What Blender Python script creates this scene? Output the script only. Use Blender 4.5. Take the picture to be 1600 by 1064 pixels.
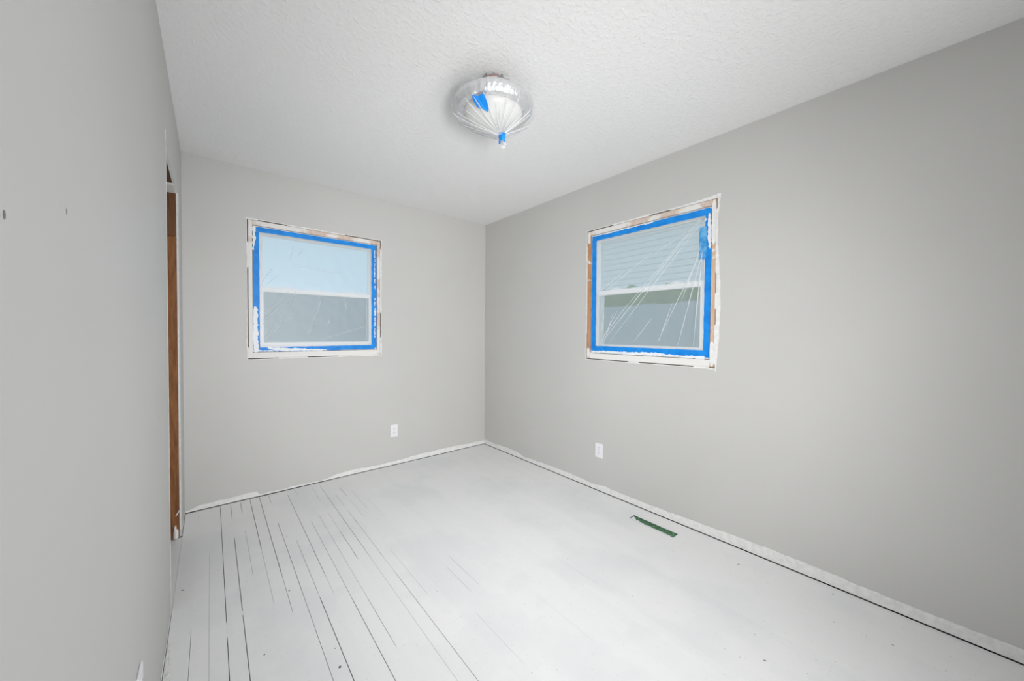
import bpy, bmesh, math, random
from mathutils import Vector, Matrix

for o in list(bpy.data.objects):
    bpy.data.objects.remove(o, do_unlink=True)
scene = bpy.context.scene
C = scene.collection

# ------------------------------------------------------------------ camera
# room frame: X along the back wall, Y along the right wall, Z up; camera above (0,0)
F_PX, YAW, PITCH, ROLL = 562.70, 0.696226, 0.0191175, 0.0067257
CAM_H = 1.2406
XL, XR, YB, YR, H = -0.1456, 2.3504, 3.2835, -0.55, 2.44      # left, right, back, rear walls, ceiling
fwd0 = Vector((math.sin(YAW), math.cos(YAW), 0)); rt0 = Vector((math.cos(YAW), -math.sin(YAW), 0)); up0 = Vector((0, 0, 1))
fw = fwd0*math.cos(PITCH) - up0*math.sin(PITCH)
up = up0*math.cos(PITCH) + fwd0*math.sin(PITCH)
rt = rt0*math.cos(ROLL) + up*math.sin(ROLL)
up = up*math.cos(ROLL) - rt0*math.sin(ROLL)
cam_d = bpy.data.cameras.new('camera'); cam = bpy.data.objects.new('camera', cam_d); C.objects.link(cam)
cam_d.sensor_fit = 'HORIZONTAL'; cam_d.sensor_width = 36.0; cam_d.lens = F_PX*36/1600
cam_d.clip_start = 0.02; cam_d.clip_end = 200
M4 = Matrix.Identity(4)
for i in range(3):
    M4[i][0] = rt[i]; M4[i][1] = up[i]; M4[i][2] = -fw[i]
M4[0][3], M4[1][3], M4[2][3] = 0, 0, CAM_H
cam.matrix_world = M4
scene.camera = cam

# ------------------------------------------------------------------ world, lights, exposure
world = bpy.data.worlds.new('overcast_sky'); scene.world = world; world.use_nodes = True
wb = world.node_tree.nodes['Background']
wb.inputs[0].default_value = (0.62, 0.83, 1.0, 1); wb.inputs[1].default_value = 0.95

def area(name, loc, rot, sx, sy, energy, col):
    l = bpy.data.lights.new(name, 'AREA'); l.shape = 'RECTANGLE'; l.size = sx; l.size_y = sy
    l.energy = energy; l.color = col
    o = bpy.data.objects.new(name, l); C.objects.link(o); o.location = loc; o.rotation_euler = rot
    return o
# fill light added in the unseen doorway behind the camera to brighten the room
area('rear_fill_light', (0.95, YR - 0.02, 1.25), (math.radians(90), 0, 0), 0.78, 1.9, 22, (1, 1, 1))
# the photographer's flash beside the camera, aimed at the far corner: wide beam and bright core
def flash(loc, aim, ang, energy, rad):
    l = bpy.data.lights.new('camera_flash', 'SPOT'); l.energy = energy; l.spot_size = math.radians(ang); l.spot_blend = 1.0; l.shadow_soft_size = rad
    o = bpy.data.objects.new('camera_flash', l); C.objects.link(o); o.location = loc
    o.rotation_euler = (Vector(aim)-Vector(loc)).to_track_quat('-Z', 'Y').to_euler()
flash((.3, -.3, 1.3), (2.1, 2.8, 1.0), 115, 136, .2)
flash((.3, -.3, 1.3), (1.6, 3.2, 1.0), 80, 112, .2)
sun = bpy.data.lights.new('sun', 'SUN'); sun.energy = 1.6; sun.angle = .05; sun.color = (1, .96, .9)
sun_o = bpy.data.objects.new('sun', sun); C.objects.link(sun_o); sun_o.rotation_euler = Vector((.62, .45, -.64)).to_track_quat('-Z', 'Y').to_euler()

vs = scene.view_settings
vs.view_transform = 'Standard'; vs.look = 'None'; vs.exposure = 0.0; vs.gamma = 1.0; vs.use_curve_mapping = False

# ------------------------------------------------------------------ helpers
def obj(name, verts, faces, mat, parent=None, smooth=False, bevel=0.0, seg=1):
    me = bpy.data.meshes.new(name); me.from_pydata([tuple(v) for v in verts], [], faces); me.update()
    bm = bmesh.new(); bm.from_mesh(me)
    if bevel > 0:
        bmesh.ops.bevel(bm, geom=list(bm.edges), offset=bevel, segments=seg, affect='EDGES', profile=0.5)
    bmesh.ops.recalc_face_normals(bm, faces=list(bm.faces))
    bm.to_mesh(me); bm.free()
    if smooth:
        for p in me.polygons: p.use_smooth = True
    if mat: me.materials.append(mat)
    o = bpy.data.objects.new(name, me); C.objects.link(o)
    if parent: o.parent = parent
    return o
def empty(name, loc=(0, 0, 0), rz=0.0):
    o = bpy.data.objects.new(name, None); C.objects.link(o); o.location = loc; o.rotation_euler = (0, 0, rz)
    o.empty_display_size = 0.1
    return o
def tag(o, label=None, cat=None, group=None, kind=None):
    if label: o['label'] = label
    if cat: o['category'] = cat
    if group: o['group'] = group
    if kind: o['kind'] = kind
    return o
BF = [(0, 3, 2, 1), (4, 5, 6, 7), (0, 1, 5, 4), (1, 2, 6, 5), (2, 3, 7, 6), (3, 0, 4, 7)]
def bv(x0, x1, y0, y1, z0, z1):
    return [(x0, y0, z0), (x1, y0, z0), (x1, y1, z0), (x0, y1, z0), (x0, y0, z1), (x1, y0, z1), (x1, y1, z1), (x0, y1, z1)]
def box(name, x0, x1, y0, y1, z0, z1, mat, parent=None, bevel=0.0, seg=1):
    return obj(name, bv(x0, x1, y0, y1, z0, z1), BF, mat, parent, bevel=bevel, seg=seg)
def boxes(name, lst, mat, parent=None, bevel=0.0):
    v, f = [], []
    for b in lst:
        n = len(v); v += bv(*b); f += [tuple(i + n for i in q) for q in BF]
    return obj(name, v, f, mat, parent, bevel=bevel)
def tube(name, pts, r, mat, parent=None, n=8):
    v, f = [], []; pts = [Vector(p) for p in pts]
    for i, p in enumerate(pts):
        t = (pts[min(i+1, len(pts)-1)] - pts[max(i-1, 0)]).normalized()
        a = Vector((0, 0, 1)) if abs(t.z) < .9 else Vector((1, 0, 0))
        s = t.cross(a).normalized(); b = t.cross(s)
        for k in range(n):
            an = 2*math.pi*k/n; v.append(p + (s*math.cos(an) + b*math.sin(an))*r)
    for i in range(len(pts)-1):
        for k in range(n):
            f.append((i*n+k, i*n+(k+1) % n, (i+1)*n+(k+1) % n, (i+1)*n+k))
    f.append(tuple(range(n))); f.append(tuple(range((len(pts)-1)*n, len(pts)*n)))
    return obj(name, v, f, mat, parent, smooth=True)
def lathe(name, prof, mat, parent=None, n=48, cap=True):
    v, f = [], []
    for r, z in prof:
        for k in range(n):
            a = 2*math.pi*k/n; v.append((r*math.cos(a), r*math.sin(a), z))
    m = len(prof)
    for i in range(m-1):
        for k in range(n):
            f.append((i*n+k, i*n+(k+1) % n, (i+1)*n+(k+1) % n, (i+1)*n+k))
    if cap:
        f.append(tuple(range(n))); f.append(tuple(range((m-1)*n, m*n)))
    return obj(name, v, f, mat, parent, smooth=True)
def interp(tab, x):
    if x <= tab[0][0]: return tab[0][1]
    for (a, b), (c, d) in zip(tab, tab[1:]):
        if x <= c: return b + (d-b)*(x-a)/(c-a) if c > a else d
    return tab[-1][1]

# ------------------------------------------------------------------ materials
def mat(name, col, rough=0.6, metal=0.0, spec=0.5):
    m = bpy.data.materials.new(name); m.use_nodes = True
    b = m.node_tree.nodes['Principled BSDF']
    b.inputs['Base Color'].default_value = (*col, 1); b.inputs['Roughness'].default_value = rough
    b.inputs['Metallic'].default_value = metal; b.inputs['Specular IOR Level'].default_value = spec
    return m
def nd(m, t, **kw):
    n = m.node_tree.nodes.new(t)
    for k, v in kw.items(): setattr(n, k, v)
    return n
def lk(m, a, b): m.node_tree.links.new(a, b)
def noise(m, scale, detail=4, rough=0.5, vec=None, stretch=None):
    tc = nd(m, 'ShaderNodeTexCoord'); src = tc.outputs['Object']
    if stretch:
        mp = nd(m, 'ShaderNodeMapping'); mp.inputs['Scale'].default_value = stretch
        lk(m, src, mp.inputs[0]); src = mp.outputs[0]
    n = nd(m, 'ShaderNodeTexNoise'); n.inputs['Scale'].default_value = scale
    n.inputs['Detail'].default_value = detail; n.inputs['Roughness'].default_value = rough
    lk(m, src, n.inputs['Vector'])
    return n.outputs['Fac']
def ramp(m, fac, stops):
    r = nd(m, 'ShaderNodeValToRGB'); e = r.color_ramp.elements
    while len(e) < len(stops): e.new(0.5)
    for el, (p, c) in zip(e, stops):
        el.position = p; el.color = (*c, 1) if len(c) == 3 else c
    lk(m, fac, r.inputs[0]); return r.outputs[0]
def bump(m, h, strength=0.2, dist=0.01):
    b = nd(m, 'ShaderNodeBump'); b.inputs['Strength'].default_value = strength; b.inputs['Distance'].default_value = dist
    lk(m, h, b.inputs['Height']); lk(m, b.outputs[0], m.node_tree.nodes['Principled BSDF'].inputs['Normal'])
def base(m): return m.node_tree.nodes['Principled BSDF'].inputs['Base Color']

def greige(name):
    m = mat(name, (.6, .6, .6), .55, spec=.35)
    lk(m, ramp(m, noise(m, 1.3, 3), [(.3, (.560, .555, .541)), (.7, (.585, .580, .566))]), base(m))
    bump(m, noise(m, 160, 3), .06, .002)
    return m
M_wall = greige('greige_wall_paint')
M_ceil = mat('textured_white_ceiling', (.885, .885, .88), .8, spec=.2)
h1 = nd(M_ceil, 'ShaderNodeMath', operation='ADD')
lk(M_ceil, ramp(M_ceil, noise(M_ceil, 50, 4, .6), [(.50, (0, 0, 0)), (.66, (1, 1, 1))]), h1.inputs[0])
lk(M_ceil, noise(M_ceil, 90, 2), h1.inputs[1])
bump(M_ceil, h1.outputs[0], .34, .004)
M_ceil_h = M_ceil
M_primer = mat('white_primer_and_compound', (.80, .80, .79), .8, spec=.25)
lk(M_primer, ramp(M_primer, noise(M_primer, 40, 4), [(.35, (.74, .735, .72)), (.6, (.83, .83, .825))]), base(M_primer))
bump(M_primer, noise(M_primer, 120, 4), .3, .003)
M_white = mat('white_vinyl', (.90, .90, .90), .35)
M_plate = mat('white_outlet_plastic', (.85, .85, .88), .3)
M_slot = mat('dark_slot', (.03, .03, .03), .7)
M_steel = mat('screw_steel', (.6, .6, .6), .35, metal=1)

# painted floor boards: white paint, brush and roller laps, thin bluish patches
M_floor = mat('white_painted_boards', (.8, .8, .8), .42, spec=.4)
geo = nd(M_floor, 'ShaderNodeNewGeometry')
def fnoise(scale, detail, stretch):
    mp = nd(M_floor, 'ShaderNodeMapping'); mp.inputs['Scale'].default_value = stretch
    lk(M_floor, geo.outputs['Position'], mp.inputs[0])
    n = nd(M_floor, 'ShaderNodeTexNoise'); n.inputs['Scale'].default_value = scale; n.inputs['Detail'].default_value = detail
    lk(M_floor, mp.outputs[0], n.inputs['Vector']); return n.outputs['Fac']
c1 = ramp(M_floor, fnoise(2.6, 4, (1, .8, 1)), [(.36, (.815, .825, .832)), (.48, (.85, .853, .856)), (.51, (.868, .868, .868)), (.7, (.872, .872, .872))])
oi = nd(M_floor, 'ShaderNodeObjectInfo')
c2 = ramp(M_floor, oi.outputs['Random'], [(0, (.975, .978, .982)), (1, (1, 1, 1))])
mx = nd(M_floor, 'ShaderNodeMixRGB', blend_type='MULTIPLY'); mx.inputs[0].default_value = 1
lk(M_floor, c1, mx.inputs[1]); lk(M_floor, c2, mx.inputs[2])
c3 = ramp(M_floor, fnoise(75, 3, (1, 1, 1)), [(.29, (.75, .74, .72)), (.34, (1, 1, 1))])   # fine grit in the paint
mx2 = nd(M_floor, 'ShaderNodeMixRGB', blend_type='MULTIPLY'); mx2.inputs[0].default_value = .45
lk(M_floor, mx.outputs[0], mx2.inputs[1]); lk(M_floor, c3, mx2.inputs[2]); lk(M_floor, mx2.outputs[0], base(M_floor))
bump(M_floor, fnoise(30, 4, (1, .25, 1)), .12, .002)
M_sub = mat('dark_subfloor', (.035, .024, .016), .9)

def wood(name, dark, light, paint=None, cover=0.5, sc=9):
    m = mat(name, light, .7, spec=.25)
    g = ramp(m, noise(m, 14, 6, .6, stretch=(6, 6, .6)), [(.3, dark), (.7, light)])
    if paint:
        f = ramp(m, noise(m, sc, 4, .6), [(cover-.03, (1, 1, 1)), (cover+.03, (0, 0, 0))])
        x = nd(m, 'ShaderNodeMixRGB'); lk(m, f, x.inputs[0]); lk(m, g, x.inputs[1]); x.inputs[2].default_value = (*paint, 1)
        lk(m, x.outputs[0], base(m))
    else: lk(m, g, base(m))
    bump(m, noise(m, 30, 5, .6, stretch=(6, 6, .6)), .25, .002)
    return m
M_stud = wood('raw_brown_stud', (.16, .062, .022), (.33, .145, .055))
M_stud2 = wood('raw_dark_header', (.10, .045, .02), (.20, .09, .04))
M_jraw = wood('raw_pine_jamb', (.42, .20, .10), (.60, .35, .20), (.80, .79, .77), .37, 9)
M_jtan = wood('raw_tan_jamb', (.58, .38, .25), (.72, .52, .38), (.80, .79, .77), .37, 9)
M_jmid = wood('half_painted_jamb', (.60, .47, .39), (.72, .60, .52), (.80, .78, .75), .50, 4)
M_jwhite = wood('painted_jamb', (.66, .57, .50), (.74, .66, .60), (.80, .79, .77), .64, 5)

M_tape = mat('blue_painters_tape', (.006, .25, .76), .5, spec=.35)
lk(M_tape, ramp(M_tape, noise(M_tape, 16, 4), [(.35, (.004, .215, .70)), (.6, (.010, .28, .82))]), base(M_tape))
bump(M_tape, noise(M_tape, 300, 2), .15, .001)
M_tape2 = mat('doubled_light_blue_tape', (.035, .30, .66), .5, spec=.35)
lk(M_tape2, ramp(M_tape2, noise(M_tape2, 25, 4), [(.35, (.02, .26, .62)), (.68, (.18, .48, .80))]), base(M_tape2))
M_smear = mat('white_paint_smear', (.80, .84, .88), .5)

def film(name, opac, col=(.86, .90, .93), rough=.5):
    m = bpy.data.materials.new(name); m.use_nodes = True; nt = m.node_tree
    nt.nodes.clear()
    out = nt.nodes.new('ShaderNodeOutputMaterial')
    tr = nt.nodes.new('ShaderNodeBsdfTransparent'); tr.inputs[0].default_value = (.97, .98, .99, 1)
    df = nt.nodes.new('ShaderNodeBsdfDiffuse'); df.inputs[0].default_value = (*col, 1)
    tl = nt.nodes.new('ShaderNodeBsdfTranslucent'); tl.inputs[0].default_value = (*col, 1)
    gl = nt.nodes.new('ShaderNodeBsdfGlossy'); gl.inputs['Roughness'].default_value = rough
    a = nt.nodes.new('ShaderNodeMixShader'); a.inputs[0].default_value = .5
    nt.links.new(df.outputs[0], a.inputs[1]); nt.links.new(tl.outputs[0], a.inputs[2])
    b = nt.nodes.new('ShaderNodeMixShader'); b.inputs[0].default_value = opac
    nt.links.new(tr.outputs[0], b.inputs[1]); nt.links.new(a.outputs[0], b.inputs[2])
    c = nt.nodes.new('ShaderNodeMixShader'); c.inputs[0].default_value = .05
    nt.links.new(b.outputs[0], c.inputs[1]); nt.links.new(gl.outputs[0], c.inputs[2])
    nt.links.new(c.outputs[0], out.inputs[0])
    return m
M_film = film('clear_masking_film', .38)
M_fold = film('folded_masking_film', .80, (.95, .96, .97))
M_bag = film('clear_plastic_bag', .24, (.95, .95, .94), .22)
M_glass = bpy.data.materials.new('window_glass'); M_glass.use_nodes = True
nt = M_glass.node_tree; nt.nodes.clear()
o_ = nt.nodes.new('ShaderNodeOutputMaterial'); t_ = nt.nodes.new('ShaderNodeBsdfTransparent'); g_ = nt.nodes.new('ShaderNodeBsdfGlossy')
t_.inputs[0].default_value = (.93, .96, .96, 1); g_.inputs['Roughness'].default_value = .42
x_ = nt.nodes.new('ShaderNodeMixShader'); x_.inputs[0].default_value = .04
nt.links.new(t_.outputs[0], x_.inputs[1]); nt.links.new(g_.outputs[0], x_.inputs[2]); nt.links.new(x_.outputs[0], o_.inputs[0])
M_screen = bpy.data.materials.new('insect_mesh'); M_screen.use_nodes = True
nt = M_screen.node_tree; nt.nodes.clear()
o_ = nt.nodes.new('ShaderNodeOutputMaterial'); t_ = nt.nodes.new('ShaderNodeBsdfTransparent'); g_ = nt.nodes.new('ShaderNodeBsdfDiffuse')
g_.inputs[0].default_value = (.10, .11, .12, 1)
x_ = nt.nodes.new('ShaderNodeMixShader'); x_.inputs[0].default_value = .20
nt.links.new(t_.outputs[0], x_.inputs[1]); nt.links.new(g_.outputs[0], x_.inputs[2]); nt.links.new(x_.outputs[0], o_.inputs[0])
M_hall = mat('hall_paint', (.70, .69, .67), .7)

# ------------------------------------------------------------------ walls
def wall_panel(name, axis, c0, c1, u0, u1, z0, z1, holes, m, parent=None):
    """slab between planes c0..c1 of the given axis ('x' or 'y'), spanning u and z, with rectangular holes."""
    us = sorted({u0, u1, *[h for q in holes for h in q[:2]]}); zs = sorted({z0, z1, *[h for q in holes for h in q[2:]]})
    us = [u for u in us if u0 <= u <= u1]; zs = [z for z in zs if z0 <= z <= z1]
    v, f, idx = [], [], {}
    def V(c, u, z):
        k = (c, u, z)
        if k not in idx:
            idx[k] = len(v); v.append((c, u, z) if axis == 'x' else (u, c, z))
        return idx[k]
    def solid(i, j):
        if i < 0 or j < 0 or i >= len(us)-1 or j >= len(zs)-1: return False
        um, zm = (us[i]+us[i+1])/2, (zs[j]+zs[j+1])/2
        return not any(a < um < b and c < zm < d for a, b, c, d in holes)
    for i in range(len(us)-1):
        for j in range(len(zs)-1):
            if not solid(i, j): continue
            a, b, c, d = us[i], us[i+1], zs[j], zs[j+1]
            for cc in (c0, c1): f.append((V(cc, a, c), V(cc, b, c), V(cc, b, d), V(cc, a, d)))
            if not solid(i-1, j): f.append((V(c0, a, c), V(c1, a, c), V(c1, a, d), V(c0, a, d)))
            if not solid(i+1, j): f.append((V(c0, b, c), V(c1, b, c), V(c1, b, d), V(c0, b, d)))
            if not solid(i, j-1): f.append((V(c0, a, c), V(c0, b, c), V(c1, b, c), V(c1, a, c)))
            if not solid(i, j+1): f.append((V(c0, a, d), V(c0, b, d), V(c1, b, d), V(c1, a, d)))
    return obj(name, v, f, m, parent)

WX, WY = 0.697, 1.376          # window centres along the back and the right wall
HW, WZ0, WZ1 = 0.4895, 1.0375, 2.0725
DW = 0.013                     # drywall thickness
T = 0.15
OY0, OY1, OZ = 2.17, 2.925, 2.062   # closet opening in the left wall
ZB = 0.004
wall_back = tag(wall_panel('wall_back', 'y', YB, YB+T, XL-.13, XR+T, ZB, H, [(WX-HW, WX+HW, WZ0, WZ1)], M_wall),
                'greige painted wall with a taped window and closet corner', 'wall', kind='structure')
wall_right = tag(wall_panel('wall_right', 'x', XR, XR+T, YR-.001, YB-.0005, ZB, H, [(WY-HW, WY+HW, WZ0, WZ1)], M_wall),
                 'long greige painted wall with a taped window and floor vent below', 'wall', kind='structure')
wall_left = tag(wall_panel('wall_left', 'x', XL-DW, XL, YR, YB-.0005, ZB, H, [(OY0, OY1, ZB, OZ)], M_wall),
                'grey painted drywall with a narrow closet opening', 'wall', kind='structure')
wall_rear = tag(wall_panel('wall_rear', 'y', YR-.12, YR-.0015, XL, XR, 0, H, [(.5, 1.4, 0, 2.08)], M_wall),
                'greige wall with the open doorway to the hall', 'wall', kind='structure')
ceiling = tag(box('ceiling', XL-1.0, XR+T, YR-1.7, YB+T, H+.0005, H+.12, M_ceil), 'white textured ceiling', 'ceiling', kind='structure')

# framing seen inside the closet opening
SX0, SX1 = XL-DW-.089, XL-DW-.0005
boxes('stud', [(SX0, XL-.0075, OY1-.002, OY1+.039, .0, 1.80)], M_stud, wall_left, .0015)
boxes('stud', [(SX0-.004, XL-.0080, OY1-.001, OY1+.039, 1.802, OZ+.0)], M_stud2, wall_left, .0015)
box('stud', SX0, SX1, OY0-.039, OY0-.001, 0, OZ+.0, M_stud, wall_left, .0015)
box('header', SX0, SX1, OY0-.039, OY1+.039, OZ+.002, OZ+.14, M_stud2, wall_left, .0015)
box('shim_block', SX0+.02, XL-.008, OY1-.17, OY1-.003, OZ-.008, OZ+.001, M_jwhite, wall_left, .001)
wall_panel('closet_drywall', 'x', SX0-DW, SX0-.0005, YR, YB-.001, 0, H, [(OY0, OY1, 0, OZ)], M_hall, wall_left)
# closet room behind the opening
wall_closet = tag(boxes('wall_closet', [(XL-.80, XL-.78, 1.7, YB+.05, 0, H), (XL-.78, SX0-DW-.001, 1.68, 1.7, 0, H),
                                        (XL-.78, SX0-DW-.001, YB+.03, YB+.05, 0, H)], M_hall),
                  'plain walls inside the closet', 'wall', kind='structure')

# ragged white strips: drywall left bare where trim was pulled off
def ragged(name, pts, th, m, parent, axis_fn, amp, step, seed):
    """strip from z=base up to a ragged profile; pts: [(u, height)] ; axis_fn(u, depth, z) -> xyz"""
    rnd = random.Random(seed); u0, u1 = pts[0][0], pts[-1][0]
    n = max(2, int(abs(u1-u0)/step)); v, f = [], []
    wob = 0
    for i in range(n+1):
        u = u0+(u1-u0)*i/n
        wob = wob*.75 + rnd.uniform(-1, 1)*amp*.6
        z = max(.004, interp(pts, u)+wob + rnd.uniform(-.3, .3)*amp)
        v += [axis_fn(u, .0006, .001), axis_fn(u, th, .001), axis_fn(u, th*.7, z*.96), axis_fn(u, .0006, z)]
    for i in range(n):
        a, b = i*4, i*4+4
        for k in range(4):
            f.append((a+k, a+(k+1) % 4, b+(k+1) % 4, b+k))
    f += [(0, 1, 2, 3), (n*4, n*4+1, n*4+2, n*4+3)]
    return obj(name, v, f, m, parent)
zz = ZB
ragged('unpainted_strip', [(XL+.004, .016), (-.11, .014), (-.10, .030), (.12, .034), (.125, .036), (.262, .036), (.268, .013), (.45, .010), (.47, .016), (.70, .008),
                           (.80, .028), (.95, .040), (1.1, .026), (1.35, .034), (1.6, .045), (1.9, .048), (2.2, .040), (XR-.003, .034)], .002, M_primer, wall_back,
       lambda u, d, z: (u, YB-d, zz+z), .004, .012, 3)
ragged('unpainted_strip', [(YR+.01, .058), (.0, .052), (.4, .058), (.7, .060), (1.0, .052), (1.3, .042), (1.6, .046), (1.68, .050), (1.75, .036), (2.1, .042), (2.4, .040),
                           (2.62, .030), (2.75, .052), (2.92, .055), (3.05, .044), (YB-.003, .046)], .002, M_primer, wall_right,
       lambda u, d, z: (XR-d, u, zz+z), .003, .012, 4)
ragged('unpainted_strip', [(YR+.01, .012), (1.6, .011), (1.9, .006), (OY0-.002, .005)], .003, M_primer, wall_left,
       lambda u, d, z: (XL+d, u, zz+z), .003, .02, 5)
ragged('unpainted_strip', [(OY1+.002, .05), (3.0, .03), (YB-.003, .016)], .002, M_primer, wall_left,
       lambda u, d, z: (XL+d, u, zz+z), .003, .02, 6)
# white ragged drywall edge round the closet opening
def edge_strip(name, z0, z1, y, dy, seed, parent=None):
    rnd = random.Random(seed); n = 120; v, f = [], []
    w = 0
    for i in range(n+1):
        z = z0+(z1-z0)*i/n; w = w*.8+rnd.uniform(-1, 1)*.004
        yy = y+dy*(abs(w)/.01*.9+.35)
        v += [(XL+.0006, y, z), (XL+.0022, y, z), (XL+.0016, yy, z), (XL+.0006, yy, z)]
    for i in range(n):
        a, b = i*4, i*4+4
        for k in range(4): f.append((a+k, a+(k+1) % 4, b+(k+1) % 4, b+k))
    f += [(0, 1, 2, 3), (n*4, n*4+1, n*4+2, n*4+3)]
    return obj(name, v, f, M_primer, parent or wall_left)
edge_strip('torn_drywall_edge', .03, OZ, OY1+.001, .030, 11)
edge_strip('torn_drywall_edge', .03, OZ+.05, OY0-.001, -.012, 12)
box('drywall_core', XL-.0070, XL-.0008, OY1-.004, OY1+.0005, .05, OZ, M_primer, wall_left)       # chalk-white cut edge
box('drywall_core', XL-DW+.0005, XL-.0008, OY0, OY1, OZ-.004, OZ-.0002, M_primer, wall_left)
tube('splinter', [(XL-.004, OY1-.01, .175), (XL-.012, OY1-.03, .165), (XL-.022, OY1-.045, .150)], .003, M_primer, wall_left, 6)
boxes('plaster_lump', [(XL-.034, XL-.012, OY1-.03, OY1, .002, .060)], M_primer, wall_left, .008)
boxes('plaster_lump', [(XL-.030, XL-.020, OY1-.05, OY1-.02, .060, .090)], M_primer, wall_left, .004)

# little dents in the left wall
for (y, z, r) in ((.557, 1.347, .0035), (.747, 1.398, .0035)):
    v = [(XL+.0003, y+r*math.cos(a)*.8, z+r*math.sin(a)*1.3) for a in [k*math.pi/4 for k in range(8)]] + [(XL+.0010, y, z)]
    obj('screw_dent', v, [(k, (k+1) % 8, 8) for k in range(8)], mat('dent_grey', (.18, .19, .19) if y < .6 else (.40, .41, .41), .8), wall_left)

# ------------------------------------------------------------------ floor: subfloor, boards with open and paint-filled seams
floor = tag(box('floor', XL-1.0, XR+T, YR-1.7, YB+T, -.12, -.02, M_sub), 'white painted strip boards over dark subfloor', 'floor', kind='structure')
P0, PW = .042, .0568
# seam number -> open stretches (from y, to y, gap in metres); elsewhere the joint is filled with paint
SEAMS = {-2: [(3.22, 3.12, .0012), (1.96, 1.1, .0013)], -1: [(2.6, 1.5, .0007)], 0: [(3.25, 1.95, .0024), (1.82, .9, .0024)],
         1: [(3.25, 3.02, .0022), (2.70, 1.98, .0026), (1.94, .9, .0026)], 2: [(3.25, 3.08, .0024), (2.75, 2.25, .0011)],
         3: [(3.25, 2.49, .0028), (2.42, 1.95, .0011)], 4: [(3.25, 2.15, .0028), (2.14, 1.84, .0014)],
         5: [(3.25, 3.12, .0018), (2.74, 1.95, .0022), (1.94, 1.1, .0018)], 6: [(2.43, 1.90, .0016), (1.84, .95, .0030)],
         7: [(3.16, 2.0, .0024), (1.99, 1.85, .0010)], 8: [(3.25, 3.15, .0012), (2.62, 1.75, .0016), (1.74, .9, .0028)],
         9: [(2.68, 1.7, .0013), (1.69, 1.38, .0020)], 10: [(3.2, 2.95, .0012), (2.70, 2.45, .0010), (2.38, 2.05, .0024)],
         11: [(3.2, 2.95, .0016), (2.93, 2.06, .0026), (2.04, .95, .0012)], 12: [(2.95, 2.75, .0014), (2.62, 2.0, .0020), (1.98, 1.8, .0010), (1.79, .85, .0024)],
         13: [(3.05, 2.9, .0030), (2.8, 2.5, .0010), (2.0, 1.55, .0009)], 14: [(2.92, 2.6, .0012)], 15: [(2.75, 2.4, .0008), (1.3, 1.0, .0008)],
         16: [(1.65, 1.44, .0014)], 17: [(1.72, 1.46, .0016)], 18: [(2.6, 2.35, .0007)], 20: [(1.2, .9, .0008)], 25: [(1.32, 1.1, .0010)]}
def gap(k, y):
    for a, b, g in SEAMS.get(k, ()):
        if b <= y <= a: return g
    return 0.0
rb = random.Random(20)
k_first, k_last = -3, 41
def seam_x(k): return P0+PW*k
vent = (2.160, 2.222, 1.034, 1.338)
def board(x0, x1, y0, y1, kl, kr, gl_end=.0004):
    ys = {y0, y1}
    for k in (kl, kr):
        for a, b, g in SEAMS.get(k, ()):
            for e in (a, a+.03, b, b-.03):
                if y0+.002 < e < y1-.002: ys.add(e)
    ys = sorted(ys); zt = rb.uniform(-.0003, .0)
    v, f = [], []
    for y in ys:
        gl, gr = gap(kl, y)/2, gap(kr, y)/2
        v += [(x0+gl, y, zt), (x1-gr, y, zt), (x1-gr, y, -.0195), (x0+gl, y, -.0195)]
    for i in range(len(ys)-1):
        a, b = i*4, i*4+4
        for q in range(4):
            if q == 2: continue
            f.append((a+q, a+(q+1) % 4, b+(q+1) % 4, b+q))
    f += [(0, 1, 2, 3), tuple(len(v)-4+i for i in range(4))]
    return obj('floor_board', v, f, M_floor, floor)
ripped = set()
for k in range(k_first, k_last+1):
    x0, x1 = seam_x(k-1), seam_x(k)
    x0 = max(x0, XL+.004); x1 = min(x1, XR-.0042)
    if x1-x0 < .004: continue
    back = YB - (rb.uniform(.004, .007) if k < 14 else rb.uniform(.002, .0045))
    y = YR+.002; cuts = [y]
    y += rb.uniform(.5, 1.5)
    while y < back-.35:
        cuts.append(y); y += rb.uniform(.75, 1.7)
    cuts.append(back)
    for a, b in zip(cuts, cuts[1:]):
        a += .0003
        if x1 > vent[0] and x0 < vent[1] and a < vent[3] and b > vent[2]:
            if a < vent[2]-.01: board(x0, x1, a, vent[2], k-1, k)
            if b > vent[3]+.01: board(x0, x1, vent[3], b, k-1, k)
            if k in ripped: continue
            ripped.add(k)
            if x0 < vent[0]: board(x0, vent[0], vent[2]+.0003, vent[3]-.0003, k-1, 99)
            if x1 > vent[1]: board(vent[1], x1, vent[2]+.0003, vent[3]-.0003, 99, k)
        else: board(x0, x1, a, b, k-1, k)
# crusty dried compound where the skirting of the left wall stood
M_crust = mat('dried_compound', (.78, .78, .76), .9, spec=.2)
lk(M_crust, ramp(M_crust, noise(M_crust, 38, 5, .7), [(.33, (.16, .13, .10)), (.37, (.70, .69, .66)), (.6, (.84, .84, .83))]), base(M_crust))
rk = random.Random(15); v, f = [], []; ny, nx_ = 130, 5
for i in range(ny+1):
    y = .75+1.2*i/ny; wdt = interp([(.75, .030), (1.4, .034), (1.7, .024), (1.95, .010)], y)*rk.uniform(.75, 1.1)
    for j in range(nx_+1):
        v.append((XL+.0045+wdt*j/nx_, y, .0004+(0 if j == nx_ else rk.uniform(.0004, .0026))))
for i in range(ny):
    for j in range(nx_): a = i*(nx_+1)+j; f.append((a, a+1, a+nx_+2, a+nx_+1))
obj('dried_compound', v, f, M_crust, floor)
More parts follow.
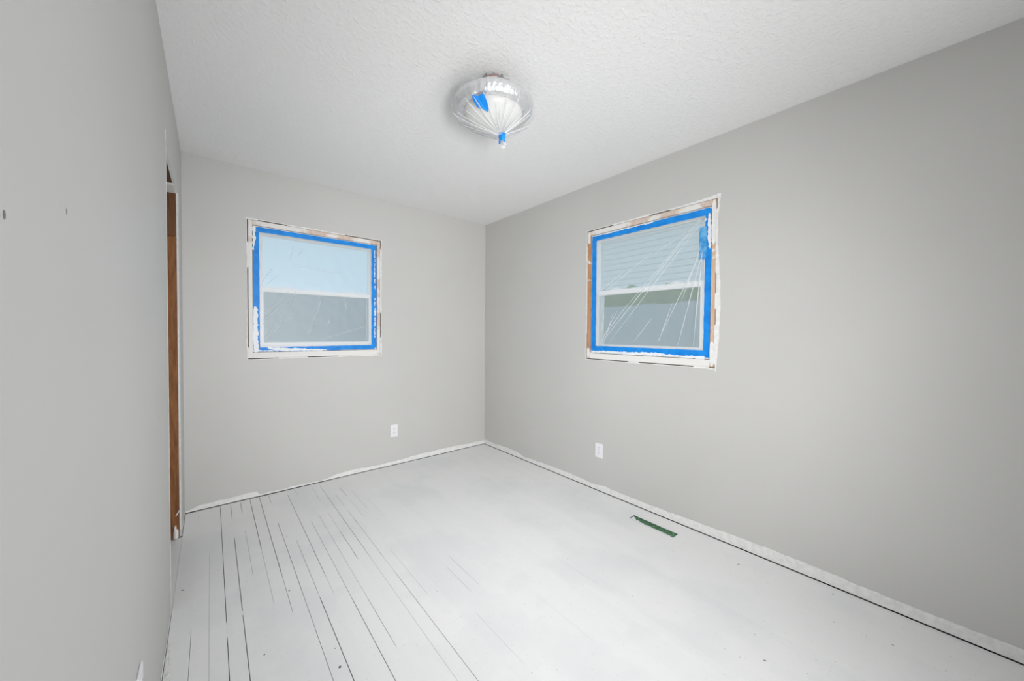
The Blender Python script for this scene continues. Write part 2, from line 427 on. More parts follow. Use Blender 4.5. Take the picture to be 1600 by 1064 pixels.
# boards of the closet and hall floors beyond
for i, (x0, x1, y0, y1) in enumerate(((XL-.77, XL-.001, 1.71, YB+.02),)):
    box('floor_board', x0, XL-DW-.09, y0, y1, -.0195, -.002, M_floor, floor)
    box('floor_board', XL-DW-.089, XL+.0035, OY0+.002, OY1-.002, -.0195, -.001, M_floor, floor)
box('floor_board', XL-.5, XR, YR-1.6, YR+.0015, -.0195, -.001, M_floor, floor)

# grit, flakes and drips on the floor
M_grit = mat('dark_grit', (.06, .055, .05), .9)
v, f = [], []
def un_floor(u, vv):
    d = fw + rt*((u-800)/F_PX) - up*((vv-532)/F_PX); s = -CAM_H/d.z
    return d.x*s, d.y*s
specks = [(1154, 882, 7, 2), (683, 924, 3, 1.5), (831, 1051, 2.2, 1.8), (592, 812, 1.6, 1.4), (629, 833, 1.6, 1.4), (448, 838, 2, 1.6), (452, 923, 4, 3), (286, 922, 5, 3),
          (898, 772, 2, 1.5), (840, 756, 1.8, 1.4), (1179, 991, 2, 1.8), (1156, 1027, 2, 1.8), (1303, 972, 2.5, 1.6), (1395, 1008, 4, 1.6), (1302, 928, 5, 1.5), (1305, 1034, 2, 1.6),
          (1195, 1032, 5, 2.5), (1478, 1048, 2, 1.6), (988, 932, 2.4, 1.6), (1052, 862, 2.6, 1.4), (870, 1046, 1.8, 1.4), (413, 1023, 2, 5), (531, 1042, 6, 5), (524, 1013, 2, 4),
          (887, 874, 3, 1.5), (1070, 849, 1.8, 1.4), (920, 793, 1.8, 1.4), (1028, 942, 1.8, 1.4), (1262, 1053, 1.6, 1.4), (1132, 1014, 1.8, 1.4)]
rs = random.Random(4)
for (u, w, su, sv) in specks:
    x, y = un_floor(u, w); r = math.hypot(x, y)
    px = r/F_PX*1.0
    L, Wd = su*px*.36, sv*px*.42
    a = -YAW + rs.uniform(-.4, .4); ca, sa = math.cos(a), math.sin(a); n = len(v); m = 6
    for i in range(m):
        t = 2*math.pi*i/m; q = rs.uniform(.6, 1.1)
        e, g = L*q*math.cos(t), Wd*q*math.sin(t)
        v.append((x+e*ca-g*sa, y+e*sa+g*ca, .0003))
    v.append((x, y, .0016)); f += [(n+i, n+(i+1) % m, n+m) for i in range(m)]
tag(obj('floor_grit', v, f, M_grit), 'scattered dark grit and paint flakes on the white boards', 'debris', kind='stuff')

# ------------------------------------------------------------------ windows (local frame: x to the right, y outwards, z up)
def build_window(name, loc, rz, label, jm, seed):
    w = tag(empty(name, loc, rz), label, 'window', kind='structure')
    rnd = random.Random(seed)
    a, b = .457, .4835; z0, z1, y0, y1 = 1.089, 2.031, .0, .13
    # jamb boards, front edges flush with the drywall
    box('jamb', -b, -a-.0015, y0+.001, y1, 1.0435, 2.066, jm[0], w, .001)
    box('jamb', a+.0015, b, y0+.001, y1, 1.0435, 2.066, jm[1], w, .001)
    box('jamb', -a-.001, a+.001, y0+.001, y1, z1+.0015, 2.066, jm[2], w, .001)
    box('jamb', -a-.001, a+.001, y0+.0, y1, 1.0435, z0-.0015, jm[3], w, .001)
    # rough framing, dark in the open joint between jamb and drywall
    boxes('rough_framing', [(-b-.0055, -b-.0005, .012, .12, 1.0435, 2.066), (b+.0005, b+.0055, .012, .12, 1.0435, 2.066),
                            (-b-.0055, b+.0055, .012, .12, 2.0665, 2.0720), (-b-.0055, b+.0055, .012, .12, 1.038, 1.0430)], M_sub, w)
    # vinyl frame
    fi = .410; f0, f1 = .012, .11
    fr = [(-a+.0015, -fi, f0, f1, z0+.001, z1-.001), (fi, a-.0015, f0, f1, z0+.001, z1-.001),
          (-fi, fi, f0, f1, 1.986, z1-.001), (-fi, fi, f0, f1, z0+.001, 1.135)]
    boxes('window_frame', fr, M_white, w, .002)
    # upper sash (further out) and lower sash
    us = boxes('upper_sash', [(-fi+.0005, -.393, .044, .066, 1.556, 1.9855), (.393, fi-.0005, .044, .066, 1.556, 1.9855),
                         (-.393, .393, .044, .066, 1.973, 1.9855), (-.393, .393, .044, .066, 1.556, 1.580)], M_white, w, .002)
    box('pane', -.3925, .3925, .053, .057, 1.581, 1.972, M_glass, us)
    ls = boxes('lower_sash', [(-fi+.0005, -.389, .018, .042, 1.1355, 1.5445), (.389, fi-.0005, .018, .042, 1.1355, 1.5445),
                         (-.389, .389, .018, .042, 1.1355, 1.161)], M_white, w, .002)
    box('check_rail', -fi+.0005, fi-.0005, .016, .042, 1.5447, 1.582, M_white, ls, .003)
    box('pane', -.3885, .3885, .028, .032, 1.1615, 1.544, M_glass, ls)
    for s in (-.235, .235):
        boxes('sash_lock', [(s-.035, s+.035, .018, .040, 1.5822, 1.588), (s-.018, s+.022, .018, .034, 1.588, 1.596)], M_white, ls, .001)
    sc = boxes('screen_frame', [(-fi, -.392, .100, .108, 1.137, 1.556), (.392, fi, .100, .108, 1.137, 1.556)], M_white, w)
    box('insect_screen', -.392, .392, .103, .1035, 1.1365, 1.556, M_screen, sc)
    return w
win1 = build_window('window_1', (WX, YB, 0), 0, 'white sash window in the wall beside the closet, masked with film and blue tape',
                    (M_jwhite, M_jmid, M_jmid, M_jwhite), 1)
win2 = build_window('window_2', (XR, WY, 0), -math.pi/2, 'white sash window with raw wood jambs above the floor vent wall',
                    (M_jraw, M_jtan, M_jmid, M_jwhite), 2)

for z0_, z1_, uu in ((1.79, 2.064, .4705), (1.046, 1.20, .4705), (1.046, 1.13, -.4705), (1.97, 2.064, -.4705)):
    n_ = 10; rj = random.Random(int(z0_*100)); v, f = [], []
    for i in range(n_+1):
        z = z0_+(z1_-z0_)*i/n_; e = .0125 if 0 < i < n_ else .004
        v += [(uu-e, -.0002, z+rj.uniform(-.006, .006) if 0 < i < n_ else z), (uu+e, -.0002, z+rj.uniform(-.006, .006) if 0 < i < n_ else z)]
    for i in range(n_): f.append((i*2, i*2+1, i*2+3, i*2+2))
    obj('paint_smear', v, f, M_primer, win2)
# ragged compound round the window openings, parts of their walls (patchy: the open joint shows dark between)
def compound(parent, fn, sides, seed):
    """sides: [(axis 'u'/'z', from, to, edge position, outward sign, width, fill list)]"""
    rnd = random.Random(seed); lay = 0
    for ax, p0, p1, e, sgn, wd, closed in sides:
        lay += .00025
        n = max(3, int(abs(p1-p0)/.012)); v, f = [], []; wob = 0
        for i in range(n+1):
            p = p0+(p1-p0)*i/n; wob = wob*.7+rnd.uniform(-1, 1)*.0016
            ww = interp(wd, p) if isinstance(wd, list) else wd
            o1 = e+sgn*max(.0025, ww+wob)
            o0 = e+sgn*.0002 - sgn*(.0062 if any(a <= p <= b for a, b in closed) else 0)
            for d in (.0004+lay, .0014+lay):
                for q in (o0, o1):
                    v.append(fn(p, d, q) if ax == 'u' else fn(q, d, p))
        for i in range(n):
            a, b = i*4, i*4+4
            for s, t in ((0, 1), (1, 3), (3, 2), (2, 0)): f.append((a+s, a+t, b+t, b+s))
        f += [(0, 1, 3, 2), (n*4, n*4+1, n*4+3, n*4+2)]
        obj('joint_compound', v, f, M_primer, parent)
E_ = HW
compound(wall_back, lambda u, d, z: (WX+u, YB-d, z), [
    ('u', -E_-.012, E_+.004, WZ1, 1, .004, [(-.50, -.42), (-.24, .18)]),
    ('u', -E_, E_+.006, WZ0, -1, .004, [(-.3, -.1), (.12, .5)]),
    ('z', WZ0, WZ1+.012, -E_, -1, .004, [(1.72, 1.9), (1.04, 1.13)]),
    ('z', WZ0-.012, WZ1+.006, E_, 1, [(1.03, .008), (1.3, .005), (2.07, .008)], [(1.42, 2.0), (1.04, 1.2)])], 5)
compound(wall_right, lambda u, d, z: (XR-d, WY-u, z), [
    ('u', -E_, E_+.016, WZ1, 1, [(-.5, .004), (.3, .006), (.49, .016)], [(-.25, .05), (.2, .5)]),
    ('u', -E_-.006, E_, WZ0, -1, .005, [(-.10, -.02), (.36, .46)]),
    ('z', WZ0-.005, WZ1, -E_, -1, .005, [(1.25, 1.95)]),
    ('z', WZ0-.02, WZ1+.02, E_, 1, [(1.02, .006), (1.2, .020), (1.45, .026), (1.65, .020), (1.8, .006), (1.95, .004), (2.09, .018)], [(1.06, 1.3), (1.4, 1.5), (1.62, 2.0)])], 6)

# ------------------------------------------------------------------ masking film and tape over each window
def tape(parent, pts, m, th=.0006, y=.0098, name='tape_strip', seed=0, jag=.0012, step=.02):
    """pts: centreline polyline [(x, z, halfwidth)]"""
    rnd = random.Random(seed); v, f = [], []; sec = []
    for (xa, za, wa), (xb, zb, wb_) in zip(pts, pts[1:]):
        L = math.hypot(xb-xa, zb-za); n = max(1, int(L/step))
        nx, nz = -(zb-za)/L, (xb-xa)/L
        for i in range(n+1):
            t = i/n; sec.append((xa+(xb-xa)*t, za+(zb-za)*t, wa+(wb_-wa)*t, nx, nz))
    for x, z, w, nx, nz in sec:
        a, b = w+rnd.uniform(-jag, jag), w+rnd.uniform(-jag, jag); dy = rnd.uniform(0, .0006)
        v += [(x+nx*a, y-dy, z+nz*a), (x-nx*b, y-dy, z-nz*b), (x-nx*b, y-dy-th, z-nz*b), (x+nx*a, y-dy-th, z+nz*a)]
    for i in range(len(sec)-1):
        a, b = i*4, i*4+4
        for k in range(4): f.append((a+k, a+(k+1) % 4, b+(k+1) % 4, b+k))
    f += [(0, 1, 2, 3), tuple(len(v)-4+i for i in range(4))]
    return obj(name, v, f, m, parent)
def film_sheet(parent, folds, seed):
    rnd = random.Random(seed); nx, nz = 90, 96; x0, x1, z0, z1 = -.452, .452, 1.094, 2.024
    ph = [(rnd.uniform(20, 60), rnd.uniform(20, 60), rnd.uniform(0, 6)) for _ in range(6)]
    v, f = [], []
    for j in range(nz+1):
        for i in range(nx+1):
            x = x0+(x1-x0)*i/nx; z = z0+(z1-z0)*j/nz
            e = min(x-x0, x1-x, z-z0, z1-z); k = max(0, min(1, (e-.04)/.06))
            y = .0105
            y += k*.0007*sum(math.sin(a*x+b*z+c) for a, b, c in ph)/3
            for (xa, za, xb, zb, hgt) in folds:
                L = math.hypot(xb-xa, zb-za); t = ((x-xa)*(xb-xa)+(z-za)*(zb-za))/L/L
                if -.02 < t < 1.02:
                    d = abs((x-xa)*(zb-za)-(z-za)*(xb-xa))/L
                    y -= k*hgt*.4*math.exp(-(d/.008)**2)
            v.append((x, y, z))
    for j in range(nz):
        for i in range(nx):
            a = j*(nx+1)+i; f.append((a, a+1, a+nx+2, a+nx+1))
    s = obj('plastic_film', v, f, M_film, parent, smooth=True)
    for (xa, za, xb, zb, hgt) in folds:          # pinched pleats: several layers of film
        L = math.hypot(xb-xa, zb-za); n = max(4, int(L/.03)); px, pz = -(zb-za)/L, (xb-xa)/L
        v, f = [], []
        for i in range(n+1):
            t = i/n; wd = (.0014+hgt*.55)*(.35+.65*math.sin(math.pi*min(1, t*.9+.08)))*rnd.uniform(.7, 1.2)
            q = rnd.uniform(-.0012, .0012)
            x, z = xa+(xb-xa)*t+px*q, za+(zb-za)*t+pz*q
            v += [(x-px*wd, .0085-hgt*.5, z-pz*wd), (x, .0085-hgt*1.1, z), (x+px*wd, .0085-hgt*.5, z+pz*wd)]
        for i in range(n):
            a = i*3; f += [(a, a+1, a+4, a+3), (a+1, a+2, a+5, a+4)]
        obj('crease', v, f, M_fold, s)
    return s

mf1 = tag(empty('masking_film', (WX, YB, 0), 0), 'wrinkled clear plastic film taped in blue over the window beside the closet', 'masking film', 'masking films on the windows')
def u1(X): return X-WX
film_sheet(mf1, [(u1(.305), 1.33, u1(.52), 1.56, .003), (u1(.31), 1.38, u1(.47), 1.56, .0025), (u1(.305), 1.30, u1(.44), 1.48, .0035), (u1(.32), 1.20, u1(.50), 1.52, .003),
                 (u1(.33), 1.17, u1(.44), 1.36, .0022), (u1(.36), 1.24, u1(.52), 1.40, .002), (u1(.66), 1.36, u1(.70), 1.54, .006), (u1(.64), 1.33, u1(.66), 1.41, .004),
                 (u1(.61), 1.22, u1(.64), 1.33, .003), (u1(.74), 1.29, u1(.77), 1.36, .003), (u1(.90), 1.42, u1(.88), 1.54, .002), (u1(.70), 1.18, u1(1.06), 1.30, .002),
                 (u1(.30), 1.62, u1(.36), 1.72, .002), (u1(.33), 1.60, u1(.40), 1.68, .0016), (u1(1.0), 1.62, u1(1.09), 1.56, .002), (u1(.48), 1.80, u1(.50), 1.92, .0022),
                 (u1(.53), 1.84, u1(.56), 1.90, .002), (u1(.52), 1.76, u1(.86), 1.74, .0012)], 8)
tape(mf1, [(u1(.262), 2.006, .0185), (u1(1.150), 2.006, .0185)], M_tape, seed=1)
tape(mf1, [(u1(.262), 1.985, .0195), (u1(.263), 1.11, .0195)], M_tape, seed=2, y=.0102)
tape(mf1, [(u1(1.128), 2.012, .0215), (u1(1.128), 1.105, .0215)], M_tape, seed=3, y=.0092)
tape(mf1, [(u1(.272), 1.107, .0165), (u1(1.135), 1.112, .0190)], M_tape, seed=4, y=.0096)
for i, p in enumerate([
        [(u1(.252), 1.43, .004), (u1(.256), 1.40, .014), (u1(.256), 1.16, .015), (u1(.262), 1.10, .018)],     # left strip, lower half
        [(u1(.246), 2.02, .008), (u1(.250), 1.93, .010), (u1(.245), 1.85, .003)],                         # left strip, top
        [(u1(.33), 1.118, .006), (u1(.45), 1.106, .012), (u1(.60), 1.100, .008), (u1(.74), 1.093, .003)],     # bottom strip
        [(u1(.25), 1.098, .008), (u1(.40), 1.094, .004)],
        [(u1(1.136), 1.55, .002), (u1(1.137), 1.38, .005), (u1(1.135), 1.20, .003)],
        [(u1(1.137), 1.98, .003), (u1(1.133), 1.75, .004), (u1(1.138), 1.62, .002)]]):
    tape(mf1, p, M_smear, y=.0088, name='paint_smear', seed=20+i, jag=.004, step=.012, th=.0004)

mf2 = tag(empty('masking_film', (XR, WY, 0), -math.pi/2), 'clear plastic film with long diagonal creases and an extra blue tape patch', 'masking film', 'masking films on the windows')
def u2(Y): return WY-Y
K = (u2(.985), 1.965)
film_sheet(mf2, [(K[0], K[1], u2(1.73), 1.17, .0045), (K[0]-.01, K[1], u2(1.50), 1.45, .003), (u2(1.50), 1.46, u2(1.72), 1.20, .003), (K[0], K[1]-.02, u2(1.66), 1.17, .0025),
                 (K[0]+.005, 1.76, u2(1.26), 1.19, .0022), (K[0]+.01, 1.75, u2(1.12), 1.17, .0030), (K[0]+.012, 1.76, u2(1.02), 1.17, .0040), (K[0]+.005, 1.80, u2(1.10), 1.46, .002),
                 (u2(1.74), 1.58, u2(1.52), 1.72, .0026), (u2(1.70), 1.575, u2(1.30), 1.82, .0022), (u2(1.72), 1.20, u2(1.58), 1.42, .002), (u2(1.70), 1.17, u2(1.62), 1.40, .0018),
                 (u2(1.45), 1.18, u2(1.30), 1.36, .0018), (u2(1.30), 1.80, K[0]-.03, 1.93, .0015), (u2(1.25), 1.20, u2(1.16), 1.45, .0018), (u2(1.72), 1.28, u2(1.70), 1.40, .0016)], 9)
tape(mf2, [(u2(1.82), 2.003, .0205), (u2(.93), 2.003, .0210)], M_tape, seed=31)
tape(mf2, [(u2(1.801), 2.005, .0220), (u2(1.802), 1.12, .0225)], M_tape, seed=32, y=.0092)
tape(mf2, [(u2(.940), 2.015, .0185), (u2(.940), 1.10, .0185)], M_tape, seed=33, y=.0102)
tape(mf2, [(u2(1.822), 1.128, .0195), (u2(.93), 1.124, .0200)], M_tape, seed=34, y=.0086)
tape(mf2, [(u2(.970), 1.912, .022), (u2(.972), 1.712, .022)], M_tape2, seed=35, y=.0080, name='tape_patch')
for i, p in enumerate([
        [(u2(1.81), 1.104, .006), (u2(1.5), 1.101, .009), (u2(1.3), 1.106, .010), (u2(1.1), 1.098, .006), (u2(.95), 1.098, .012)],
        [(u2(.936), 1.99, .005), (u2(.933), 1.88, .012), (u2(.930), 1.79, .008), (u2(.928), 1.77, .002)],
        [(u2(1.80), 2.022, .004), (u2(1.3), 2.021, .003)],
        [(u2(.95), 1.96, .006), (u2(.962), 1.945, .003)]]):
    tape(mf2, p, M_smear, y=.0084 if i != 0 else .0074, name='paint_smear', seed=40+i, jag=.004, step=.012, th=.0004)

# ------------------------------------------------------------------ outlets
def outlet(loc, rz, label, group):
    o = tag(empty('wall_outlet', loc, rz), label, 'outlet', group)
    pl = box('cover_plate', -.035, .035, -.0055, -.0002, -.0575, .0575, M_plate, o, .0022, 2)
    for s in (-1, 1):
        zc = s*.0198
        n = 20; v = []
        for y in (-.0052, -.0072):
            for k in range(n):
                a = 2*math.pi*k/n; v.append((max(-.0145, min(.0145, .0172*math.cos(a))), y, zc+.0142*math.sin(a)))
        f = [(k, (k+1) % n, n+(k+1) % n, n+k) for k in range(n)] + [tuple(range(n)), tuple(range(n, 2*n))]
        r = obj('receptacle', v, f, M_plate, o)
        for x, hh in ((-.0063, .0045), (.0063, .0038)):
            box('slot', x-.0011, x+.0011, -.0075, -.00715, zc+.001-hh+.003, zc+.001+hh+.003, M_slot, r)
        lathe_pts = [(.0026*math.cos(a), -.0075, zc-.008+.0026*math.sin(a)) for a in [k*math.pi/4 for k in range(8)]]
        lathe_pts += [(x, -.00715, z) for x, _, z in lathe_pts]
        obj('slot', lathe_pts, [tuple(range(8)), tuple(range(8, 16))] + [(k, (k+1) % 8, 8+(k+1) % 8, 8+k) for k in range(8)], M_slot, r)
    sv = [(.0032*math.cos(a), y, .0032*math.sin(a)) for y in (-.0054, -.0066) for a in [k*math.pi/5 for k in range(10)]]
    obj('screw', sv, [tuple(range(10)), tuple(range(10, 20))] + [(k, (k+1) % 10, 10+(k+1) % 10, 10+k) for k in range(10)], M_steel, o)
    return o
G = 'duplex outlets low on the walls'
outlet((1.310, YB, .324), 0, 'white duplex outlet on the wall under the window beside the closet', G)
outlet((XR, 1.728, .322), -math.pi/2, 'white duplex outlet on the long wall near the floor vent', G)
outlet((XL, 1.270, .338), math.pi/2, 'white duplex outlet low on the grey closet-side wall', G)

# ------------------------------------------------------------------ floor vent: duct mouth masked with green tape
fv = tag(empty('floor_vent', ((vent[0]+vent[1])/2, (vent[2]+vent[3])/2, 0)), 'narrow floor vent opening masked with wrinkled green tape', 'floor vent')
M_green = mat('dark_green_masking', (.03, .13, .05), .45)
lk(M_green, ramp(M_green, noise(M_green, 45, 5, .65), [(.33, (.012, .06, .025)), (.5, (.035, .155, .06)), (.68, (.13, .33, .16))]), base(M_green))
hx, hy = (vent[1]-vent[0])/2-.0006, (vent[3]-vent[2])/2-.0006
boxes('duct_mouth', [(-hx, -hx+.0015, -hy, hy, -.0190, -.0012), (hx-.0015, hx, -hy, hy, -.0190, -.0012), (-hx+.0015, hx-.0015, -hy, -hy+.0015, -.0190, -.0012),
                     (-hx+.0015, hx-.0015, hy-.0015, hy, -.0190, -.0012)], mat('dark_duct', (.03, .035, .03), .6, metal=.5), fv)
rv = random.Random(3); v, f = [], []; n = 44; m = 8
for i in range(n+1):
    for j in range(m+1):
        x = -hx+.002+(2*hx-.004)*j/m; y = -hy+.002+(2*hy-.004)*i/n
        z = -.0030+.0010*math.sin(i*.9+j*.5)+.0008*math.sin(i*.37-j*1.3)+rv.uniform(-.0004, .0004)
        v.append((x, y, z))
for i in range(n):
    for j in range(m):
        a = i*(m+1)+j; f.append((a, a+1, a+m+2, a+m+1))
obj('green_tape', v, f, M_green, fv)
# white paint skin over the edge of the tape
def skin(pts, z, seed):
    vv = [(x, y, z) for x, y in pts]+[(x, y, z-.0007) for x, y in pts]; k = len(pts)
    return obj('paint_skin', vv, [tuple(range(k)), tuple(range(k, 2*k))]+[(i, (i+1) % k, k+(i+1) % k, k+i) for i in range(k)], M_smear, fv)
skin([(-hx+.003, hy-.003), (-hx+.003, .045), (-hx+.014, .043), (-hx+.008, .07), (-hx+.020, .09), (-hx+.014, .105), (-hx+.034, hy-.022), (-hx+.046, hy-.006), (-hx+.030, hy-.008)], -.0006, 1)
skin([(-hx+.003, .043), (-hx+.003, -hy+.02), (-hx+.006, -hy+.02), (-hx+.009, -.05), (-hx+.006, -.02), (-hx+.012, .02)], -.0007, 2)

# ------------------------------------------------------------------ ceiling light wrapped in plastic
LX, LY = 1.049, 1.404
cl = tag(empty('ceiling_light', (LX, LY, H)), 'round ceiling light wrapped in clear plastic bag tied off with blue tape', 'ceiling light')
M_rim = mat('brushed_nickel_rim', (.78, .78, .79), .40, metal=1)
bump(M_rim, noise(M_rim, 40, 4, .6, stretch=(1, 1, .2)), .5, .01)
M_pan = mat('white_pan', (.7, .7, .7), .5)
M_opal = mat('frosted_glass_bowl', (.78, .77, .74), .35)
M_black = mat('black_wire', (.015, .015, .015), .5); M_redw = mat('red_wire', (.45, .03, .02), .5)
lathe('junction_box', [(.062, -.001), (.062, -.010), (.056, -.013), (.02, -.013)], mat('dark_box', (.04, .04, .045), .5, metal=.6), cl, 28)
lathe('pan', [(.02, -.085), (.10, -.082), (.165, -.088), (.172, -.098), (.165, -.094), (.10, -.088), (.02, -.090)], M_pan, cl, 48, cap=False)
rim = lathe('rim', [(.134, -.130), (.138, -.142), (.148, -.150), (.160, -.152), (.172, -.147), (.181, -.136), (.186, -.122), (.186, -.108), (.179, -.095), (.168, -.088), (.150, -.100)], M_rim, cl, 180, cap=False)
rr_ = random.Random(9); jit = [[rr_.uniform(-1, 1) for _ in range(11)] for _ in range(180)]
for i, vt in enumerate(rim.data.vertices):          # crinkles of the foil-like band
    p_, k_ = divmod(i, 180); d_ = .0011*jit[k_][p_]+.0018*jit[k_//2][0]+.0016*jit[k_//7][1]
    l_ = math.hypot(vt.co.x, vt.co.y); vt.co.x *= 1+d_/l_; vt.co.y *= 1+d_/l_; vt.co.z += d_*.6
for p_ in rim.data.polygons: p_.use_smooth = False
lathe('glass_bowl', [(.140, -.132), (.138, -.150), (.126, -.170), (.100, -.190), (.060, -.202), (.022, -.206), (.008, -.207)], M_opal, cl, 56)
tube('threaded_rod', [(0, 0, -.012), (0, 0, -.088)], .005, M_steel, cl)
ru = random.Random(2)
for i in range(6):
    a = -3.0+i*.30; r0 = .058
    p = [(r0*math.cos(a), r0*math.sin(a), -.013)]
    for t in (.3, .6, .85, 1):
        b = a+ru.uniform(-.45, .45); r = .058+.028*math.sin(t*3.1)+ru.uniform(0, .012)
        p.append((r*math.cos(b), r*math.sin(b), -.013-.045*t*t-.02*(t == 1)))
    tube('wire', p, .0032, (M_black, M_black, M_redw, M_pan, M_black, M_steel)[i], cl, 6)
rtv = Vector((rt0.x, rt0.y, 0))
TIP = Vector((rt0.x*.043-fwd0.x*.0, rt0.y*.043, 0))
prof = [(.174, -.079), (.187, -.088), (.194, -.104), (.195, -.122), (.191, -.142), (.181, -.157), (.162, -.172), (.135, -.187), (.105, -.203), (.075, -.216), (.048, -.227), (.028, -.236), (.016, -.243), (.012, -.250)]
NB = 144
rp = random.Random(6); phs = [rp.uniform(0, 6.28) for _ in range(4)]
def bag_pt(t, a, off=0.0):
    i = min(int(t), len(prof)-2); q = t-i
    r = prof[i][0]+(prof[i+1][0]-prof[i][0])*q; z = prof[i][1]+(prof[i+1][1]-prof[i][1])*q
    k = max(0, min(1, (t-2)/9)); pl = .030*math.sin(17*a+phs[0])+.022*math.sin(29*a+phs[1]+t*.15)+.03*math.sin(5*a+phs[2])
    r2 = r*(1+pl*(.25+1.6*k))+off
    c = TIP*(max(0, (t-3)/10)**1.3 if t > 3 else 0)
    sag = .010*math.sin(3*a+phs[3])*k*(1-k)
    return (c.x+r2*math.cos(a), c.y+r2*math.sin(a), z+sag-off*.4)
NT = 52
v, f = [], []
for i in range(NT+1):
    for k in range(NB): v.append(bag_pt(i*(len(prof)-1)/NT, 2*math.pi*k/NB))
for i in range(NT):
    for k in range(NB): f.append((i*NB+k, i*NB+(k+1) % NB, (i+1)*NB+(k+1) % NB, (i+1)*NB+k))
bag = obj('plastic_bag', v, f, M_bag, cl, smooth=True)
rc = random.Random(12)
for i in range(26):                                  # gathered pleats running down to the tied tip
    a = 2*math.pi*(i+rc.uniform(.1, .9))/26; ts = rc.uniform(3.8, 8.0); n_ = 14; v, f = [], []
    for j in range(n_+1):
        t = ts+(12.9-ts)*j/n_; wd = (.0009+.0016*math.sin(math.pi*j/n_))/max(.02, interp([(0, .17), (5, .178), (9, .075), (13, .012)], t))*rc.uniform(.7, 1.3)
        v += [bag_pt(t, a-wd, .001), bag_pt(t, a, .0035), bag_pt(t, a+wd, .001)]
    for j in range(n_): f += [(j*3, j*3+1, j*3+4, j*3+3), (j*3+1, j*3+2, j*3+5, j*3+4)]
    obj('crease', v, f, M_fold, bag)
# gathered tail, tape wrap, loose tape end
v, f = [], []; n = 20
for i, (r, z) in enumerate([(.011, -.248), (.010, -.262), (.011, -.280), (.014, -.292), (.016, -.300)]):
    for k in range(n):
        a = 2*math.pi*k/n; rr = r*(1+.35*math.sin(5*a+i*.3)); v.append((TIP.x+rt0.x*.002*i+rr*math.cos(a), TIP.y+rt0.y*.002*i+rr*math.sin(a), z))
for i in range(4):
    for k in range(n): f.append((i*n+k, i*n+(k+1) % n, (i+1)*n+(k+1) % n, (i+1)*n+k))
obj('bag_tail', v, f, M_fold, cl, smooth=True)
v, f = [], []
for i, (r, z) in enumerate([(.0165, -.240), (.0150, -.252), (.0145, -.265), (.0160, -.280)]):
    for k in range(n):
        a = 2*math.pi*k/n; rr = r*(1+.14*math.sin(3*a+i*.7)); v.append((TIP.x+rr*math.cos(a), TIP.y+rr*math.sin(a), z+.003*math.sin(2*a+1)))
for i in range(3):
    for k in range(n): f.append((i*n+k, i*n+(k+1) % n, (i+1)*n+(k+1) % n, (i+1)*n+k))
wrap = obj('tape_wrap', v, f, M_tape, cl, smooth=True)
s = wrap.modifiers.new('thickness', 'SOLIDIFY'); s.thickness = .0012; s.offset = 1
a0, t0, ta, tt = math.atan2(-fwd0.y*1.0-rt0.y*.42, -fwd0.x*1.0-rt0.x*.42), 6.5, .19, 1.15
shape = [(-.55, -1.0), (.1, -.9), (.80, -.95), (.95, -.65), (.95, .2), (.75, .95), (.35, 1.15), (-.35, .75), (-1.0, .35), (-.85, -.5)]
v = [bag_pt(t0+tt*q, a0+ta*p_, .0045) for p_, q in shape]+[bag_pt(t0, a0, .0055)]
k = len(shape)
obj('tape_patch', v, [(i, (i+1) % k, k) for i in range(k)], M_tape, cl).modifiers.new('thickness', 'SOLIDIFY').thickness = .0008

# ------------------------------------------------------------------ hall behind the photographer
wall_hall = tag(boxes('wall_hall', [(XL-.5, XR, YR-1.62, YR-1.6, 0, H), (XL-.52, XL-.5, YR-1.6, YR-.12, 0, H), (XR, XR+.02, YR-1.6, YR-.0, 0, H), (XL-.5, XL, YR-.12, YR-.1, 0, H)], M_hall),
                'plain hall walls beyond the doorway', 'wall', kind='structure')

# ------------------------------------------------------------------ outside the windows
M_lawn = mat('lawn', (.10, .17, .06), .9)
tag(box('ground', -12, 22, -8, 26, -.60, -.45, M_lawn), 'green lawn around the house', 'ground', kind='structure')
M_picket = mat('weathered_picket', (.52, .62, .68), .85)
def fence(x0, y0, x1, y1, ht, label):
    L = math.hypot(x1-x0, y1-y0); e = tag(empty('privacy_fence', (x0, y0, -.45), math.atan2(y1-y0, x1-x0)), label, 'fence', 'back yard fences')
    w = .145; n = int(L/w); first = None
    for i in range(n):
        if first is None:
            o = box('picket', 0, w-.006, 0, .02, 0.03, ht, M_picket, e); first = o
        else:
            o = first.copy(); C.objects.link(o); o.parent = e; o.location = (i*w, 0, rb.uniform(-.01, .02))
    for z in (.3, 1.1, 1.9): box('rail', 0, L, .021, .06, z, z+.08, M_picket, e)
    return e
fence(-2.2, 7.2, 6.2, 7.2, 2.42, 'grey picket fence behind the window beside the closet')
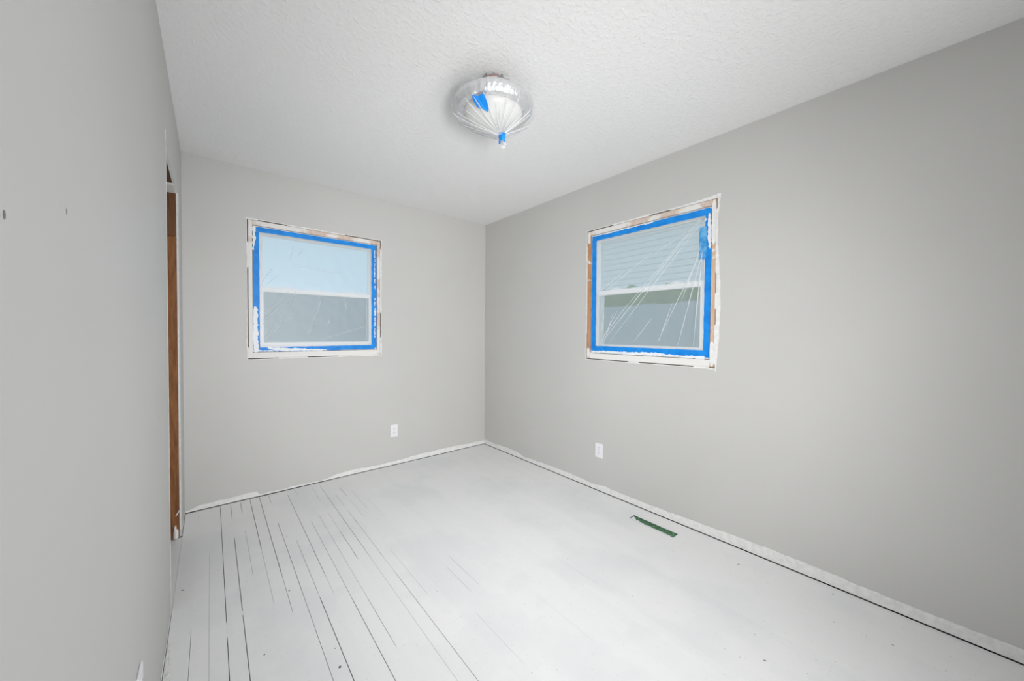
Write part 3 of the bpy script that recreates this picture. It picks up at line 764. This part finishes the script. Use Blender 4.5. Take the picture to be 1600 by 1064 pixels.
fence(6.5, 7.0, 6.5, -.4, 2.27, 'grey picket fence outside the window of the long wall')
M_leaf = mat('hedge_leaves', (.12, .24, .08), .9)
nu, nv = 90, 36; v, f = [], []                       # clipped hedge: rounded box with leafy lumps
for i in range(nu+1):
    for j in range(nv+1):
        y = -2+11*i/nu; a = math.pi*j/nv; ca, sa = math.cos(a), math.sin(a)
        sx = math.copysign(abs(ca)**.5, ca); sz = abs(sa)**.45
        e = .25 if i in (0, nu) else 1.0
        w_ = 1+.05*math.sin(7*y+3*a)+.04*math.sin(17*y-5*a)+rs.uniform(-.035, .035)
        v.append((8.1+.62*sx*w_*e, y, -.45+(2.72*sz+.02)*(1+(w_-1)*.6)*(e if e < 1 else 1)))
for i in range(nu):
    for j in range(nv): a = i*(nv+1)+j; f.append((a, a+1, a+nv+2, a+nv+1))
tag(obj('hedge', v, f, M_leaf), 'long clipped green hedge between the picket fence and the pale house', 'hedge')
nh = tag(empty('neighbour_house', (10.0, 3.0, -.45)), 'pale clapboard house beyond the fence', 'house')
M_side = mat('pale_siding', (.74, .75, .78), .8)
box('wall_core', .03, 4, -5, 5, 0, 5.4, M_side, nh)
fb = None
for i in range(30):
    z = .1+i*.175
    if fb is None:
        vv = [(.028, -5, z), (.014, -5, z), (.024, -5, z+.176), (.028, -5, z+.176), (.028, 5, z), (.014, 5, z), (.024, 5, z+.176), (.028, 5, z+.176)]
        fb = obj('clapboard', vv, [(0, 1, 2, 3), (4, 5, 6, 7), (0, 1, 5, 4), (1, 2, 6, 5), (2, 3, 7, 6), (3, 0, 4, 7)], M_side, nh)
    else:
        o = fb.copy(); C.objects.link(o); o.parent = nh; o.location = (0, 0, i*.175)
obj('roof', [(-.5, -5.4, 5.3), (-.5, 5.4, 5.3), (4.5, -5.4, 5.3), (4.5, 5.4, 5.3), (2, -5.4, 7.0), (2, 5.4, 7.0)],
    [(0, 1, 5, 4), (2, 3, 5, 4), (0, 2, 4), (1, 3, 5), (0, 1, 3, 2)], mat('roof_shingle', (.12, .12, .13), .9), nh)
